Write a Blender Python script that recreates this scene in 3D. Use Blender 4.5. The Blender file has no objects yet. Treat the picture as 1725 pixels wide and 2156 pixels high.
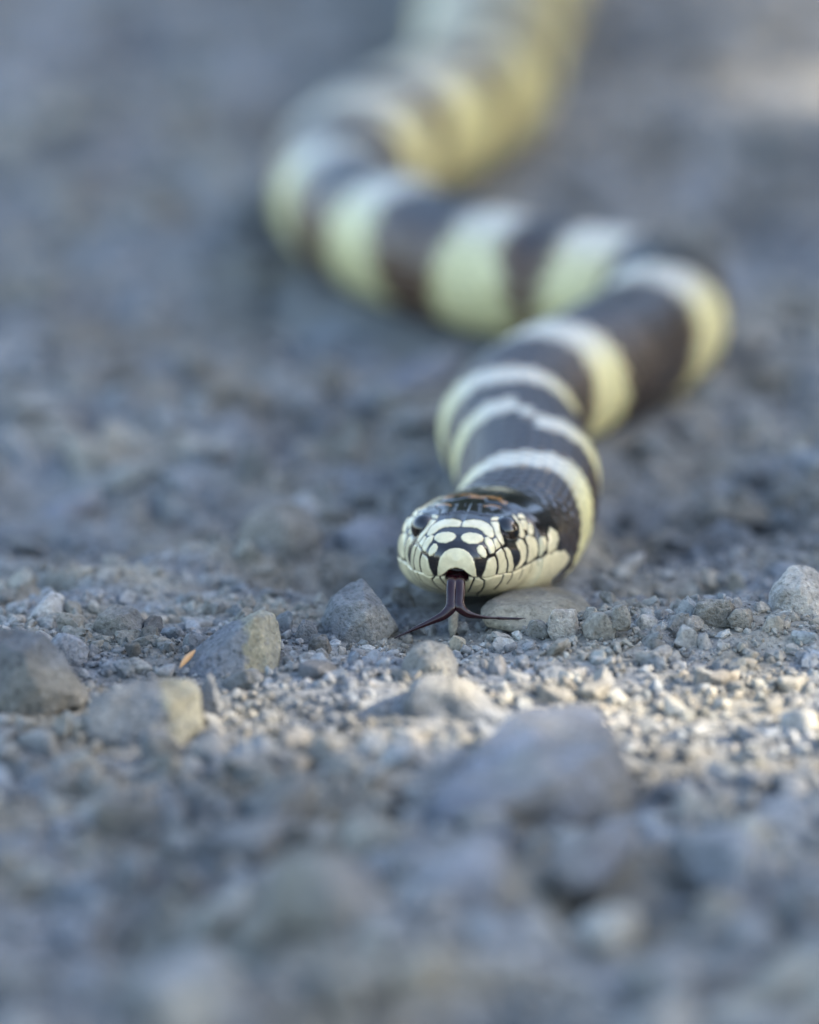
import bpy, bmesh, math, random, re
import numpy as np
from mathutils import Vector

# ------------------------------------------------------------------ camera, sky, sun, exposure
scene = bpy.context.scene
R = math.radians
CM = 0.01
ELEV = R(13.0)          # the lens looks down at the gravel by 13 degrees
DIST = 1.5              # from the lens to the snake's snout
PXM = 0.1055 / 1725.0   # metres per reading unit at the focus distance (the view is 10.55 cm wide there)
VD = np.array([0.0, math.cos(ELEV), -math.sin(ELEV)])
VU = np.array([0.0, math.sin(ELEV), math.cos(ELEV)])
TARGET = VU * (252 * PXM)
CAMP = TARGET - VD * DIST

cam_d = bpy.data.cameras.new("camera")
cam = bpy.data.objects.new("camera", cam_d)
scene.collection.objects.link(cam)
cam.location = CAMP
cam.rotation_euler = (math.pi / 2 - ELEV, 0, 0)
cam_d.sensor_fit = 'HORIZONTAL'
cam_d.sensor_width = 36.0
cam_d.lens = 36.0 * DIST / 0.1055
cam_d.clip_start = 0.05
cam_d.clip_end = 2000.0
cam_d.dof.use_dof = True
cam_d.dof.focus_distance = DIST - 0.010
cam_d.dof.aperture_fstop = 12.5
scene.camera = cam

SUN_EL, SUN_AZ = R(30.0), R(2.0)      # sun low on the right of the view
SUN_DIR = Vector((math.cos(SUN_EL) * math.cos(SUN_AZ), math.cos(SUN_EL) * math.sin(SUN_AZ), math.sin(SUN_EL)))
world = bpy.data.worlds.new("World")
scene.world = world
world.use_nodes = True
wn = world.node_tree
sky = wn.nodes.new('ShaderNodeTexSky')
sky.sky_type = 'NISHITA'
sky.sun_disc = False
sky.sun_elevation = SUN_EL
sky.sun_rotation = math.pi / 2 - SUN_AZ
sky.air_density = 1.0
sky.dust_density = 2.0
sky.ozone_density = 1.0
bg = wn.nodes['Background']
bg.inputs['Strength'].default_value = 0.15
wn.links.new(sky.outputs[0], bg.inputs['Color'])

sun_d = bpy.data.lights.new("sun", 'SUN')
sun_d.energy = 4.0
sun_d.angle = R(0.5)
sun_d.color = (1.0, 0.90, 0.75)
sun = bpy.data.objects.new("sun", sun_d)
scene.collection.objects.link(sun)
sun.rotation_euler = SUN_DIR.to_track_quat('Z', 'Y').to_euler()
sun.location = (3, 0, 3)

scene.view_settings.view_transform = 'Standard'
scene.view_settings.look = 'None'
scene.view_settings.exposure = 2.22
scene.view_settings.gamma = 1.0
scene.view_settings.use_curve_mapping = False
scene.render.engine = 'CYCLES'
scene.cycles.use_denoising = True
scene.cycles.max_bounces = 6

# ------------------------------------------------------------------ helpers
rng = np.random.default_rng(11)


def project(p):
    p = np.asarray(p, float)
    rel = p - CAMP
    dep = rel @ VD
    return np.stack([862.5 + rel[..., 0] / dep * DIST / PXM, 1078 - (rel @ VU) / dep * DIST / PXM], -1)


def at(px, py, z=0.0):
    """the point at height z that is read at (px, py) in the photograph"""
    d = VD + np.array([1.0, 0, 0]) * ((px - 862.5) * PXM / DIST) + VU * ((1078 - py) * PXM / DIST)
    return CAMP + d * ((z - CAMP[2]) / d[2])


def at_y(px, py, y):
    d = VD + np.array([1.0, 0, 0]) * ((px - 862.5) * PXM / DIST) + VU * ((1078 - py) * PXM / DIST)
    return CAMP + d * ((y - CAMP[1]) / d[1])


def _hash(ix, iy, iz):
    h = (ix * 374761393 + iy * 668265263 + iz * 2147483647 + 12345) & 0xFFFFFFFF
    h = ((h ^ (h >> 13)) * 1274126177) & 0xFFFFFFFF
    h = ((h ^ (h >> 16)) * 2246822519) & 0xFFFFFFFF
    return ((h ^ (h >> 15)) & 0xFFFFFF) / float(0xFFFFFF) * 2 - 1


def vnoise(p):
    p = np.asarray(p, float)
    i = np.floor(p).astype(np.int64)
    f = p - i
    f = f * f * f * (f * (f * 6 - 15) + 10)
    out = 0
    for dx in (0, 1):
        for dy in (0, 1):
            for dz in (0, 1):
                w = (f[..., 0] if dx else 1 - f[..., 0]) * (f[..., 1] if dy else 1 - f[..., 1]) * (f[..., 2] if dz else 1 - f[..., 2])
                out = out + w * _hash(i[..., 0] + dx, i[..., 1] + dy, i[..., 2] + dz)
    return out


def fbm(p, octs=4, gain=0.5):
    p = np.asarray(p, float)
    a, o, t = 1.0, 0, 0
    for k in range(octs):
        o = o + a * vnoise(p * 2 ** k + 17.3 * k)
        t += a
        a *= gain
    return o / t


def sstep(a, b, x):
    t = np.clip((x - a) / (b - a), 0, 1)
    return t * t * (3 - 2 * t)


def mesh_np(name, verts, faces, smooth=True):
    me = bpy.data.meshes.new(name)
    verts = np.asarray(verts, np.float32)
    if isinstance(faces, np.ndarray):
        n, k = faces.shape
        me.vertices.add(len(verts))
        me.vertices.foreach_set('co', verts.ravel())
        me.loops.add(n * k)
        me.loops.foreach_set('vertex_index', faces.astype(np.int32).ravel())
        me.polygons.add(n)
        me.polygons.foreach_set('loop_start', np.arange(0, n * k, k, dtype=np.int32))
        me.polygons.foreach_set('loop_total', np.full(n, k, dtype=np.int32))
        me.update(calc_edges=True)
    else:
        me.from_pydata(verts.tolist(), [], faces)
    me.polygons.foreach_set('use_smooth', np.full(len(me.polygons), smooth))
    me.validate()
    return me


def point_color(me, name, cols):
    a = me.attributes.new(name, 'FLOAT_COLOR', 'POINT')
    c = np.ones((len(me.vertices), 4), np.float32)
    cols = np.asarray(cols, np.float32)
    if cols.ndim == 1:
        c[:, :3] = cols[:, None]
    else:
        c[:, :3] = cols
    a.data.foreach_set('color', c.ravel())


def link(name, data, mat=None, parent=None):
    o = bpy.data.objects.new(name, data)
    scene.collection.objects.link(o)
    if mat is not None and data is not None and not data.materials:
        data.materials.append(mat)
    if parent is not None:
        o.parent = parent
    return o


def tag(o, label=None, cat=None, group=None, kind=None):
    if label: o['label'] = label
    if cat: o['category'] = cat
    if group: o['group'] = group
    if kind: o['kind'] = kind
    return o


# ------------------------------------------------------------------ materials
class NT:
    def __init__(self, name):
        self.m = bpy.data.materials.new(name)
        self.m.use_nodes = True
        self.t = self.m.node_tree
        self.b = self.t.nodes['Principled BSDF']

    def n(self, typ, **kw):
        nd = self.t.nodes.new(typ)
        for k, v in kw.items():
            setattr(nd, k, v)
        return nd

    def l(self, a, b):
        self.t.links.new(a, b)

    def noise(self, vec, scale, detail=4, rough=0.55):
        nd = self.n('ShaderNodeTexNoise')
        nd.inputs['Scale'].default_value = scale
        nd.inputs['Detail'].default_value = detail
        nd.inputs['Roughness'].default_value = rough
        self.l(vec, nd.inputs['Vector'])
        return nd.outputs[0]

    def ramp(self, fac, stops):
        nd = self.n('ShaderNodeValToRGB')
        el = nd.color_ramp.elements
        while len(el) < len(stops):
            el.new(0.5)
        for e, (p, c) in zip(el, stops):
            e.position = p
            e.color = (c[0], c[1], c[2], 1) if isinstance(c, tuple) else (c, c, c, 1)
        self.l(fac, nd.inputs[0])
        return nd.outputs[0]

    def mix(self, fac, a, b, blend='MIX'):
        nd = self.n('ShaderNodeMix', data_type='RGBA', blend_type=blend)
        for s, v in ((0, fac), (6, a), (7, b)):
            if hasattr(v, 'is_linked'):
                self.l(v, nd.inputs[s])
            elif isinstance(v, tuple):
                nd.inputs[s].default_value = (*v, 1)
            else:
                nd.inputs[s].default_value = v
        return nd.outputs[2]

    def math(self, op, a, b=0.0):
        nd = self.n('ShaderNodeMath', operation=op)
        for i, v in enumerate((a, b)):
            if hasattr(v, 'is_linked'):
                self.l(v, nd.inputs[i])
            else:
                nd.inputs[i].default_value = v
        return nd.outputs[0]


def stone_material(name, tint=(0.34, 0.335, 0.325), tone_attr=None, obj_random=True, spread=0.30, bump=0.0009):
    """dusty crushed rock: grey grain, darker flecks, a pale dust film"""
    k = NT(name)
    geo = k.n('ShaderNodeNewGeometry')
    pos = geo.outputs['Position']
    n1 = k.noise(pos, 260, 5, 0.6)
    n2 = k.noise(pos, 1500, 3, 0.7)
    n3 = k.noise(pos, 60, 3, 0.5)
    base = k.ramp(n1, [(0.32, tuple(c * 0.70 for c in tint)), (0.5, tint), (0.68, tuple(min(1, c * 1.26) for c in tint))])
    fle = k.ramp(n2, [(0.32, 0.50), (0.46, 0.94), (0.60, 1.08), (0.72, 1.55)])
    col = k.mix(1.0, base, fle, 'MULTIPLY')
    warm = k.ramp(n3, [(0.40, (0.93, 0.97, 1.04)), (0.60, (1.08, 1.02, 0.90))])
    col = k.mix(1.0, col, warm, 'MULTIPLY')
    mottle = k.ramp(k.noise(pos, 24, 2, 0.5), [(0.34, 0.66), (0.48, 0.98), (0.66, 1.22)])      # mottling painted in for shaded hollows between paler lumps
    col = k.mix(1.0, col, mottle, 'MULTIPLY')
    if tone_attr:
        at_ = k.n('ShaderNodeAttribute', attribute_name=tone_attr)
        col = k.mix(1.0, col, at_.outputs['Color'], 'MULTIPLY')
    elif obj_random:
        oi = k.n('ShaderNodeObjectInfo')
        t = k.ramp(oi.outputs['Random'], [(0.0, (1 - spread,) * 3), (0.5, (1.0, 0.99, 0.98)), (0.8, (1 + spread * 0.4, 1 + spread * 0.36, 1 + spread * 0.25)), (1.0, (1 + spread, 1 + spread * 0.95, 1 + spread * 0.85))])
        col = k.mix(1.0, col, t, 'MULTIPLY')
    k.l(col, k.b.inputs['Base Color'])
    k.b.inputs['Roughness'].default_value = 0.92
    k.b.inputs['Specular IOR Level'].default_value = 0.25
    bp = k.n('ShaderNodeBump')
    bp.inputs['Strength'].default_value = 1.0
    bp.inputs['Distance'].default_value = bump
    hsum = k.math('ADD', n1, k.math('MULTIPLY', n2, 0.6))
    k.l(hsum, bp.inputs['Height'])
    k.l(bp.outputs[0], k.b.inputs['Normal'])
    return k.m


MAT_GROUND = stone_material("dusty_ground", (0.176, 0.174, 0.163), obj_random=False, bump=0.0005)
MAT_GRAVEL = stone_material("loose_gravel", (0.205, 0.203, 0.192), tone_attr='tone', bump=0.0002)
MAT_PEBBLE = stone_material("pebble_stone", (0.205, 0.203, 0.193), obj_random=True, bump=0.0003)
MAT_STONE = stone_material("grey_rock", (0.170, 0.170, 0.163), obj_random=False)
MAT_PALE = stone_material("pale_rock", (0.29, 0.285, 0.275), obj_random=False)
MAT_DARK = stone_material("dark_rock", (0.115, 0.11, 0.102), obj_random=False)
MAT_BEIGE = stone_material("beige_rock", (0.215, 0.205, 0.172), obj_random=False, bump=0.0002)
MAT_BLUE = stone_material("slate_blue_rock", (0.185, 0.19, 0.20), obj_random=False)
MAT_LICHEN = stone_material("lichen_rock", (0.185, 0.185, 0.18), tone_attr='tone')  # tone attribute carries the tan end, partly painted warm sidelight


def plain(name, col, rough, spec=0.5, coat=0.0, sss=0.0):
    k = NT(name)
    k.b.inputs['Base Color'].default_value = (*col, 1)
    k.b.inputs['Roughness'].default_value = rough
    k.b.inputs['Specular IOR Level'].default_value = spec
    k.b.inputs['Coat Weight'].default_value = coat
    k.b.inputs['Coat Roughness'].default_value = 0.08
    return k


def skin_material():
    k = NT("snake_skin")
    a = k.n('ShaderNodeAttribute', attribute_name='skin')
    g = k.n('ShaderNodeAttribute', attribute_name='gloss')
    geo = k.n('ShaderNodeNewGeometry')
    n1 = k.noise(geo.outputs['Position'], 900, 3, 0.6)
    col = k.mix(1.0, a.outputs['Color'], k.ramp(n1, [(0.3, 0.86), (0.7, 1.1)]), 'MULTIPLY')
    k.l(col, k.b.inputs['Base Color'])
    k.l(k.ramp(g.outputs['Fac'], [(0.0, 0.33), (1.0, 0.13)]), k.b.inputs['Roughness'])
    k.b.inputs['Specular IOR Level'].default_value = 0.6
    bp = k.n('ShaderNodeBump')
    bp.inputs['Strength'].default_value = 0.2
    bp.inputs['Distance'].default_value = 0.00005
    k.l(n1, bp.inputs['Height'])
    k.l(bp.outputs[0], k.b.inputs['Normal'])
    return k.m


MAT_SKIN = skin_material()
MAT_EYE = plain("eye_black", (0.006, 0.005, 0.005), 0.05, 0.5, 0.5).m
_k = MAT_EYE.node_tree
_a = _k.nodes.new('ShaderNodeAttribute')
_a.attribute_name = 'iris'
_k.links.new(_a.outputs['Color'], _k.nodes['Principled BSDF'].inputs['Base Color'])
MAT_TONGUE = plain("tongue_red", (0.017, 0.003, 0.005), 0.22, 0.45, 0.0).m
MAT_SPLINTER = plain("straw_splinter", (0.46, 0.26, 0.11), 0.7).m
MAT_LEAF = plain("hedge_leaf", (0.05, 0.09, 0.03), 0.6).m

# ------------------------------------------------------------------ the snake's course over the ground
PSI, PITCH = R(7.5), R(5.0)
NOSE = at_y(961, 1181, -0.003)
HF = np.array([-math.sin(PSI) * math.cos(PITCH), -math.cos(PSI) * math.cos(PITCH), math.sin(PITCH)])   # where the snout points
course = [NOSE - HF * (b * CM) for b in (0.0, 0.5, 1.0, 1.45)]
for px, py, zc in [(1068, 1120, .80), (1100, 1088, .78), (1112, 1000, .78), (1092, 950, .80), (1072, 908, .80), (1092, 862, .82),
                   (1165, 812, .85), (1262, 765, .86), (1345, 718, .88), (1392, 678, .9), (1392, 640, .9), (1345, 618, .92), (1262, 608, .95),
                   (1165, 595, .97), (1060, 575, 1.0), (950, 545, 1.02), (850, 508, 1.05), (765, 462, 1.07), (714, 412, 1.1), (722, 358, 1.15),
                   (800, 300, 1.2), (885, 258, 1.22), (970, 212, 1.22), (1018, 155, 1.22), (1030, 95, 1.22), (1046, 30, 1.22), (1065, -40, 1.22)]:
    course.append(at(px, py, zc * CM))
for x, y, z in [(.026, .60, 1.2), (.05, .68, 1.1), (.045, .76, 1.0), (.015, .84, .8), (.03, .92, .5), (.06, .99, .12)]:
    course.append(np.array([x, y, z * CM]))
course = np.array(course)


def catmull(P, per=40):
    P = np.vstack([2 * P[0] - P[1], P, 2 * P[-1] - P[-2]])
    out = []
    for i in range(1, len(P) - 2):
        p0, p1, p2, p3 = P[i - 1], P[i], P[i + 1], P[i + 2]
        t0 = 0.0
        t1 = t0 + np.linalg.norm(p1 - p0) ** .5
        t2 = t1 + np.linalg.norm(p2 - p1) ** .5
        t3 = t2 + np.linalg.norm(p3 - p2) ** .5
        t = np.linspace(t1, t2, per, endpoint=False)[:, None]
        a1 = (t1 - t) / (t1 - t0) * p0 + (t - t0) / (t1 - t0) * p1
        a2 = (t2 - t) / (t2 - t1) * p1 + (t - t1) / (t2 - t1) * p2
        a3 = (t3 - t) / (t3 - t2) * p2 + (t - t2) / (t3 - t2) * p3
        b1 = (t2 - t) / (t2 - t0) * a1 + (t - t0) / (t2 - t0) * a2
        b2 = (t3 - t) / (t3 - t1) * a2 + (t - t1) / (t3 - t1) * a3
        out.append((t2 - t) / (t2 - t1) * b1 + (t - t1) / (t2 - t1) * b2)
    out.append(P[-2][None])
    return np.vstack(out)


dense = catmull(course)
for _ in range(30):                       # ease the kinks out of the course, the head stays straight
    sm = dense.copy()
    sm[1:-1] = (dense[:-2] + 2 * dense[1:-1] + dense[2:]) / 4
    dense[125:-1] = sm[125:-1]
seg = np.linalg.norm(np.diff(dense, axis=0), axis=1)
ARC = np.concatenate([[0], np.cumsum(seg)]) / CM          # cm from the snout tip
LEN = ARC[-1]


def course_at(s):
    return np.stack([np.interp(s, ARC, dense[:, k]) for k in range(3)], -1)


def course_s(px, py):
    """arc position whose axis is read nearest to a spot in the photograph"""
    q = project(dense)
    lim = ARC < 75
    d = np.hypot(q[:, 0] - px, q[:, 1] - py)
    d[~lim] = 1e9
    return ARC[np.argmin(d)]


S_T = np.array([0, .02, .06, .12, .25, .5, .9, 1.3, 1.7, 2.1, 2.6, 3.2, 6, 14, 25, 34, 45, 70, 92, LEN - 1, LEN])
W_T = np.array([0, .17, .28, .37, .50, .63, .76, .91, 1.0, 1.02, .96, .885, .92, .97, 1.03, 1.2, 1.33, 1.3, .75, .12, .03])
T_T = np.array([.0, .13, .19, .24, .31, .40, .50, .57, .61, .62, .63, .66, .78, .88, .95, 1.08, 1.2, 1.18, .7, .12, .03])
B_T = np.array([.0, .15, .22, .28, .36, .46, .57, .64, .68, .71, .74, .76, .76, .85, .92, 1.05, 1.15, 1.12, .68, .12, .03])
W_T[13:15] *= .93
T_T[13:15] *= .93
W_T[15:18] *= .91
T_T[15:18] *= .91
E_T = np.array([2.3, 2.3, 2.3, 2.35, 2.4, 2.45, 2.5, 2.5, 2.5, 2.45, 2.35, 2.2, 2.1, 2.1, 2.1, 2.1, 2.1, 2.1, 2.0, 2.0, 2.0])

course_xy = course_at(np.arange(0, LEN, 0.25))[:, :2]
course_w = np.interp(np.arange(0, LEN, 0.25), S_T, W_T) * CM


def snake_gap(x, y):
    """distance from a ground point to the snake's flank (negative beneath it)"""
    x = np.asarray(x, float).ravel()
    y = np.asarray(y, float).ravel()
    out = np.empty(len(x))
    for i in range(0, len(x), 20000):
        d = np.hypot(x[i:i + 20000, None] - course_xy[None, 6:, 0], y[i:i + 20000, None] - course_xy[None, 6:, 1]) - course_w[None, 6:]
        out[i:i + 20000] = d.min(1)
    return out


# ------------------------------------------------------------------ the ground: one sheet out to the horizon, fine where it is seen close
PITS = []      # (x, y, radius, depth): hollows between stones
for px, py, r, d in [(705, 1205, .8, 1.0), (785, 1212, .7, .7), (1290, 1040, 1.1, .6), (60, 985, 1.2, .8), (1260, 1910, .75, 1.5), (190, 1985, 1.2, 1.5),
                     (1250, 1160, .6, .3), (480, 1200, .7, .3), (180, 1170, .8, .3), (1360, 1130, .7, .3), (1500, 980, 1.2, .3), (320, 1985, .9, 1.2),
                     (930, 1960, .8, .4), (1050, 2150, .9, 1.2), (1400, 1870, .8, .4), (60, 1870, .8, .4)]:
    p = at(px, py)
    PITS.append((p[0], p[1], r * CM, d * CM))
RISES = []
for px, py, rx, ry, d in [(1520, 1340, 3.0, 1.5, .36), (1000, 1440, 2.5, 1.5, .12), (300, 1400, 3.0, 2.0, .10), (1150, 1720, 2.0, 2.5, .25)]:
    p = at(px, py)
    RISES.append((p[0], p[1], rx * CM, ry * CM, d * CM))


def ground_h(x, y):
    x = np.asarray(x, float)
    y = np.asarray(y, float)
    p = np.stack([x, y, np.zeros_like(x)], -1)
    amp = 0.0020 + 0.0030 * sstep(-.05, -.10, y) + 0.0026 * sstep(.02, .08, y)
    h = amp * fbm(p * 30 + 3.1, 3) * 1.3 + 0.0013 * fbm(p * 130 + 7.7, 3)
    for cx, cy, r, d in PITS:
        h = h - d * np.exp(-((x - cx) ** 2 + (y - cy) ** 2) / (r * r))
    for cx, cy, rx, ry, d in RISES:
        h = h + d * np.exp(-((x - cx) / rx) ** 2 - ((y - cy) / ry) ** 2)
    h = h - 0.0006
    h = h - 0.0042 * sstep(.13, .0, np.abs(fbm(p * 48 + 1.7, 2))) * sstep(.008, .03, y) * sstep(.9, .5, y)      # crevices in the caked ground behind
    h = h - 0.0040 * sstep(.11, .0, np.abs(fbm(p * 40 + 8.7, 2))) * sstep(-.05, -.08, y) * sstep(-.9, -.5, y)
    far = np.hypot(x, y - 0.2)
    return h * (1 - sstep(3.0, 12.0, far))


def rest_h(x, y):
    """the ground with the bed the snake lies in"""
    sh = np.shape(x)
    g = snake_gap(x, y).reshape(sh)
    m = sstep(-0.003, 0.005, g)
    return ground_h(x, y) * m + (1 - m) * 0.0009


def graded(lo, hi, step, reach, grow=1.10):
    c = list(np.arange(lo, hi + step * .5, step))
    s = step
    a, b = c[0], c[-1]
    left, right = [], []
    while a > -reach:
        s *= grow
        a -= s
        left.append(a)
    s = step
    while b < reach:
        s *= grow
        b += s
        right.append(b)
    return np.array(left[::-1] + c + right)


gx = graded(-0.075, 0.075, 0.00050, 600)
gy = graded(-0.075, 0.075, 0.00060, 600, 1.06)
GX, GY = np.meshgrid(gx, gy)
near = (np.abs(GX) < 3) & (np.abs(GY) < 3)
GZ = np.full(GX.shape, -0.0006)
gz = rest_h(GX[near], GY[near])
pf = np.stack([GX[near], GY[near], gz], -1)
gz = gz + 0.00055 * fbm(pf * 520, 3) * sstep(0.30, 0.1, np.hypot(GX[near], GY[near]))
GZ[near] = gz
nx, ny = len(gx), len(gy)
idx = np.arange(nx * ny).reshape(ny, nx)
quads = np.stack([idx[:-1, :-1], idx[:-1, 1:], idx[1:, 1:], idx[1:, :-1]], -1).reshape(-1, 4)
me = mesh_np("ground", np.stack([GX.ravel(), GY.ravel(), GZ.ravel()], -1), quads)
tag(link("ground", me, MAT_GROUND), kind='structure')

# ------------------------------------------------------------------ rocks
_ico = {}


def ico(sub):
    if sub not in _ico:
        bm = bmesh.new()
        bmesh.ops.create_icosphere(bm, subdivisions=sub, radius=1.0)
        v = np.array([q.co[:] for q in bm.verts])
        v /= np.linalg.norm(v, axis=1)[:, None]
        f = np.array([[q.index for q in fc.verts] for fc in bm.faces], np.int32)
        bm.free()
        _ico[sub] = (v, f)
    return _ico[sub]


def rock_from_planes(N, D, sub, p=40, rough=0.03, fine=0.012, seed=0):
    """a worn convex block bounded by planes (normals N, distances D from its middle)"""
    v, f = ico(sub)
    q = np.clip(v @ N.T, 1e-6, None) / D[None, :]
    qm = q.max(1)
    r = 1.0 / (qm * ((q / qm[:, None]) ** p).sum(1) ** (1.0 / p))
    co = v * r[:, None]
    sc = np.abs(co).max()
    n = fbm(co / sc * 2.2 + seed * 3.7, 4, .55)
    m = fbm(co / sc * 9 + seed * 1.9, 3, .6)
    m = m + .8 * (.35 - np.abs(fbm(co / sc * 5 + seed * 2.3, 2)))       # chipped ridges
    return co + v * ((rough * n + fine * m) * sc)[:, None], f


def random_rock(seed, dims, sub=3, facets=6, p=44, rough=0.05, fine=0.02):
    g = np.random.default_rng(seed)
    N = g.normal(size=(facets, 3))
    N = np.vstack([N, [[0, 0, 1], [0, 0, -1], [1, 0, 0], [-1, 0, 0], [0, 1, 0], [0, -1, 0]]])
    N[-6:] += g.normal(size=(6, 3)) * .25
    N /= np.linalg.norm(N, axis=1)[:, None]
    D = g.uniform(.66, 1.0, len(N))
    co, f = rock_from_planes(N, D, sub, p, rough, fine, seed)
    co = co - (co.max(0) + co.min(0)) / 2
    return co / np.abs(co).max(0) * np.array(dims) , f


def hull_rock(points, sub=5, p=60, rough=0.045, fine=0.022, seed=0):
    """a rock shaped after given corner points"""
    P = np.array(points, float)
    c = P.mean(0)
    bm = bmesh.new()
    for q in P - c:
        bm.verts.new(q)
    bmesh.ops.convex_hull(bm, input=bm.verts)
    N, D = [], []
    for fc in bm.faces:
        fc.normal_update()
        n = np.array(fc.normal[:])
        d = float(np.dot(n, fc.verts[0].co[:]))
        if d < 0:
            n, d = -n, -d
        if d > 1e-7:
            N.append(n)
            D.append(d)
    bm.free()
    N, D = np.array(N), np.array(D)
    keep = []
    for i in range(len(N)):                       # coplanar hull triangles count once
        if all(N[i] @ N[j] < .985 for j in keep):
            keep.append(i)
    N, D = N[keep], D[keep]
    g = np.random.default_rng(40 + seed)
    X = g.normal(size=(8, 3))
    X /= np.linalg.norm(X, axis=1)[:, None]
    base, _ = rock_from_planes(N, D, 3, 200, 0, 0, seed)
    N = np.vstack([N, X])
    D = np.concatenate([D, (base @ X.T).max(0) * g.uniform(.86, .97, 8)])
    co, f = rock_from_planes(N, D, sub, max(p, 90), rough, fine, seed)
    lo, hi = co.min(0), co.max(0)
    plo, phi = (P - c).min(0), (P - c).max(0)
    co = plo + (co - lo) / (hi - lo) * (phi - plo)
    return co + c, f


HERO_NAMES = []
HEROES = []       # (x, y, radius) footprints that loose gravel keeps clear of


def hero(name, label, cat, mat, corners, base, y_base=None, group=None, seed=0, sub=6, p=60, rough=.045, fine=.022, tone=None, short=None):
    """corners: (px, py, depth cm) with px, py read in the photograph at the stone's own distance; depth runs away from the lens"""
    o = at(*base)
    for _ in range(4):
        o = at(base[0], base[1], float(ground_h(np.array([o[0]]), np.array([o[1]]))[0]))
    W = []
    for px, py, dep in corners:
        q = at_y(px, py, o[1] + dep * CM)
        W.append(q)
    W = np.array(W)
    cx, cy = W[:, 0].mean(), W[:, 1].mean()
    org = np.array([cx, cy, 0.0])
    co, f = hull_rock(W - org, sub, p, rough, fine, seed)
    me = mesh_np(name, co, f)
    if tone is not None:
        point_color(me, 'tone', tone(co))
    ob = link(name, me, mat)
    ob.location = org
    tag(ob, label, cat, group)
    HERO_NAMES.append(re.match(r'^.*?\b(stone|block|slab|boulder|sliver|pebble|lump)\b', label).group(0))
    HEROES.append((cx, cy, max(np.ptp(W[:, 0]), np.ptp(W[:, 1])) * .42))
    return ob


def block(px0, px1, top, base, deep=1.0, lean=0.0, seed=0, round_=0.25):
    """corner points of an uneven block standing on the ground between px0 and px1, its foot read at py = base"""
    g = np.random.default_rng(900 + seed)
    w = px1 - px0
    h = base - top
    c = []
    for dep in (0.0, deep):
        for fx, fy in ((.02, .42), (.30 + lean, .97), (.72 + lean, .86), (.98, .36)):
            j = g.normal(size=2) * round_
            c.append((px0 + w * min(1, max(0, fx + j[0] * .4)), base - h * min(1, max(.1, fy + j[1] * .55)), dep + g.normal() * deep * .12))
        c.append((px0 + w * .12, base + h * .2, dep))
        c.append((px0 + w * .88, base + h * .2, dep))
    c.append((px0 + w * g.uniform(.3, .7), base - h * g.uniform(.3, .6), -deep * .15))
    return c


def lichen_right(co):
    """right end tinted tan, partly painted warm sidelight, grey elsewhere"""
    x = (co[:, 0] - co[:, 0].min()) / np.ptp(co[:, 0])
    n = fbm(co * 900, 3) * .10
    n2 = fbm(co * 2600 + 5, 2)
    m = sstep(.66, .73, x + n + .10 * (co[:, 2] - co[:, 2].mean()) / np.ptp(co[:, 2]))
    m = m * sstep(-.75, .1, n2 + .25)
    grey = np.array([.93, .95, 1.0])
    tan = np.array([1.40, 1.30, .98])
    return grey[None] * (1 - m[:, None]) + tan[None] * m[:, None]


hero('stone', 'upright angular grey stone with a pointed top just beside the tongue', 'stone', MAT_STONE,
     [(762, 1218, .75), (738, 1226, .9), (700, 1254, .6), (676, 1302, .45), (700, 1368, .0), (704, 1290, .05), (758, 1268, .02), (812, 1278, .3), (840, 1318, .35), (795, 1358, .05), (700, 1340, 1.5), (835, 1335, 1.4), (745, 1245, 1.5)], (755, 1358), seed=3, p=120, rough=.03)
hero('stone', 'leaning wedge-shaped grey stone with a tan crusted broken end', 'stone', MAT_LICHEN,
     [(552, 1282, 1.0), (588, 1300, .9), (592, 1330, .7), (575, 1432, .2), (538, 1300, .30), (508, 1440, -.05), (470, 1325, .9), (385, 1418, .6), (355, 1455, .6), (400, 1460, .0), (560, 1330, 1.7), (575, 1400, 1.5), (420, 1420, 1.6)],
     (500, 1425), seed=5, p=120, rough=.025, tone=lichen_right)
hero('stone', 'large dark grey stone cut off by the photograph\'s left edge', 'stone', MAT_STONE,
     [(-60, 1330, .6), (35, 1322, .6), (95, 1334, .5), (188, 1472, .2), (105, 1502, -.1), (15, 1515, -.2), (-70, 1500, .0), (70, 1440, -.25), (40, 1370, .05), (150, 1450, 1.5), (80, 1350, 1.6), (-50, 1400, 1.6)], (90, 1500), seed=8, p=120, rough=.03)
hero('stone', 'blurred flat-topped grey block with a tan right face in front of the wedge', 'stone', MAT_LICHEN,
     [(195, 1470, .4), (300, 1432, .6), (405, 1428, .7), (428, 1450, .5), (428, 1530, .3), (400, 1585, .0), (330, 1600, -.1), (235, 1580, -.1), (180, 1560, .0), (178, 1510, .2),
      (310, 1550, -.1), (360, 1480, .1), (260, 1450, 1.4), (400, 1440, 1.5), (420, 1520, 1.3), (200, 1520, 1.2)], (300, 1585), seed=9, rough=.05, tone=lichen_right)
hero('stone', 'rounded pale grey stone cut off by the right edge of the photograph', 'stone', MAT_PALE,
     [(1665, 1191, .6), (1700, 1192, .6), (1735, 1215, .5), (1640, 1215, .5), (1620, 1245, .4), (1617, 1275, .2), (1632, 1298, .1), (1660, 1305, .0), (1740, 1300, .0), (1770, 1260, .4),
      (1650, 1240, .1), (1700, 1235, .05), (1640, 1260, 1.3), (1700, 1205, 1.4), (1760, 1240, 1.4), (1700, 1290, 1.6)], (1690, 1300), seed=12, p=12, rough=.05)
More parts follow.
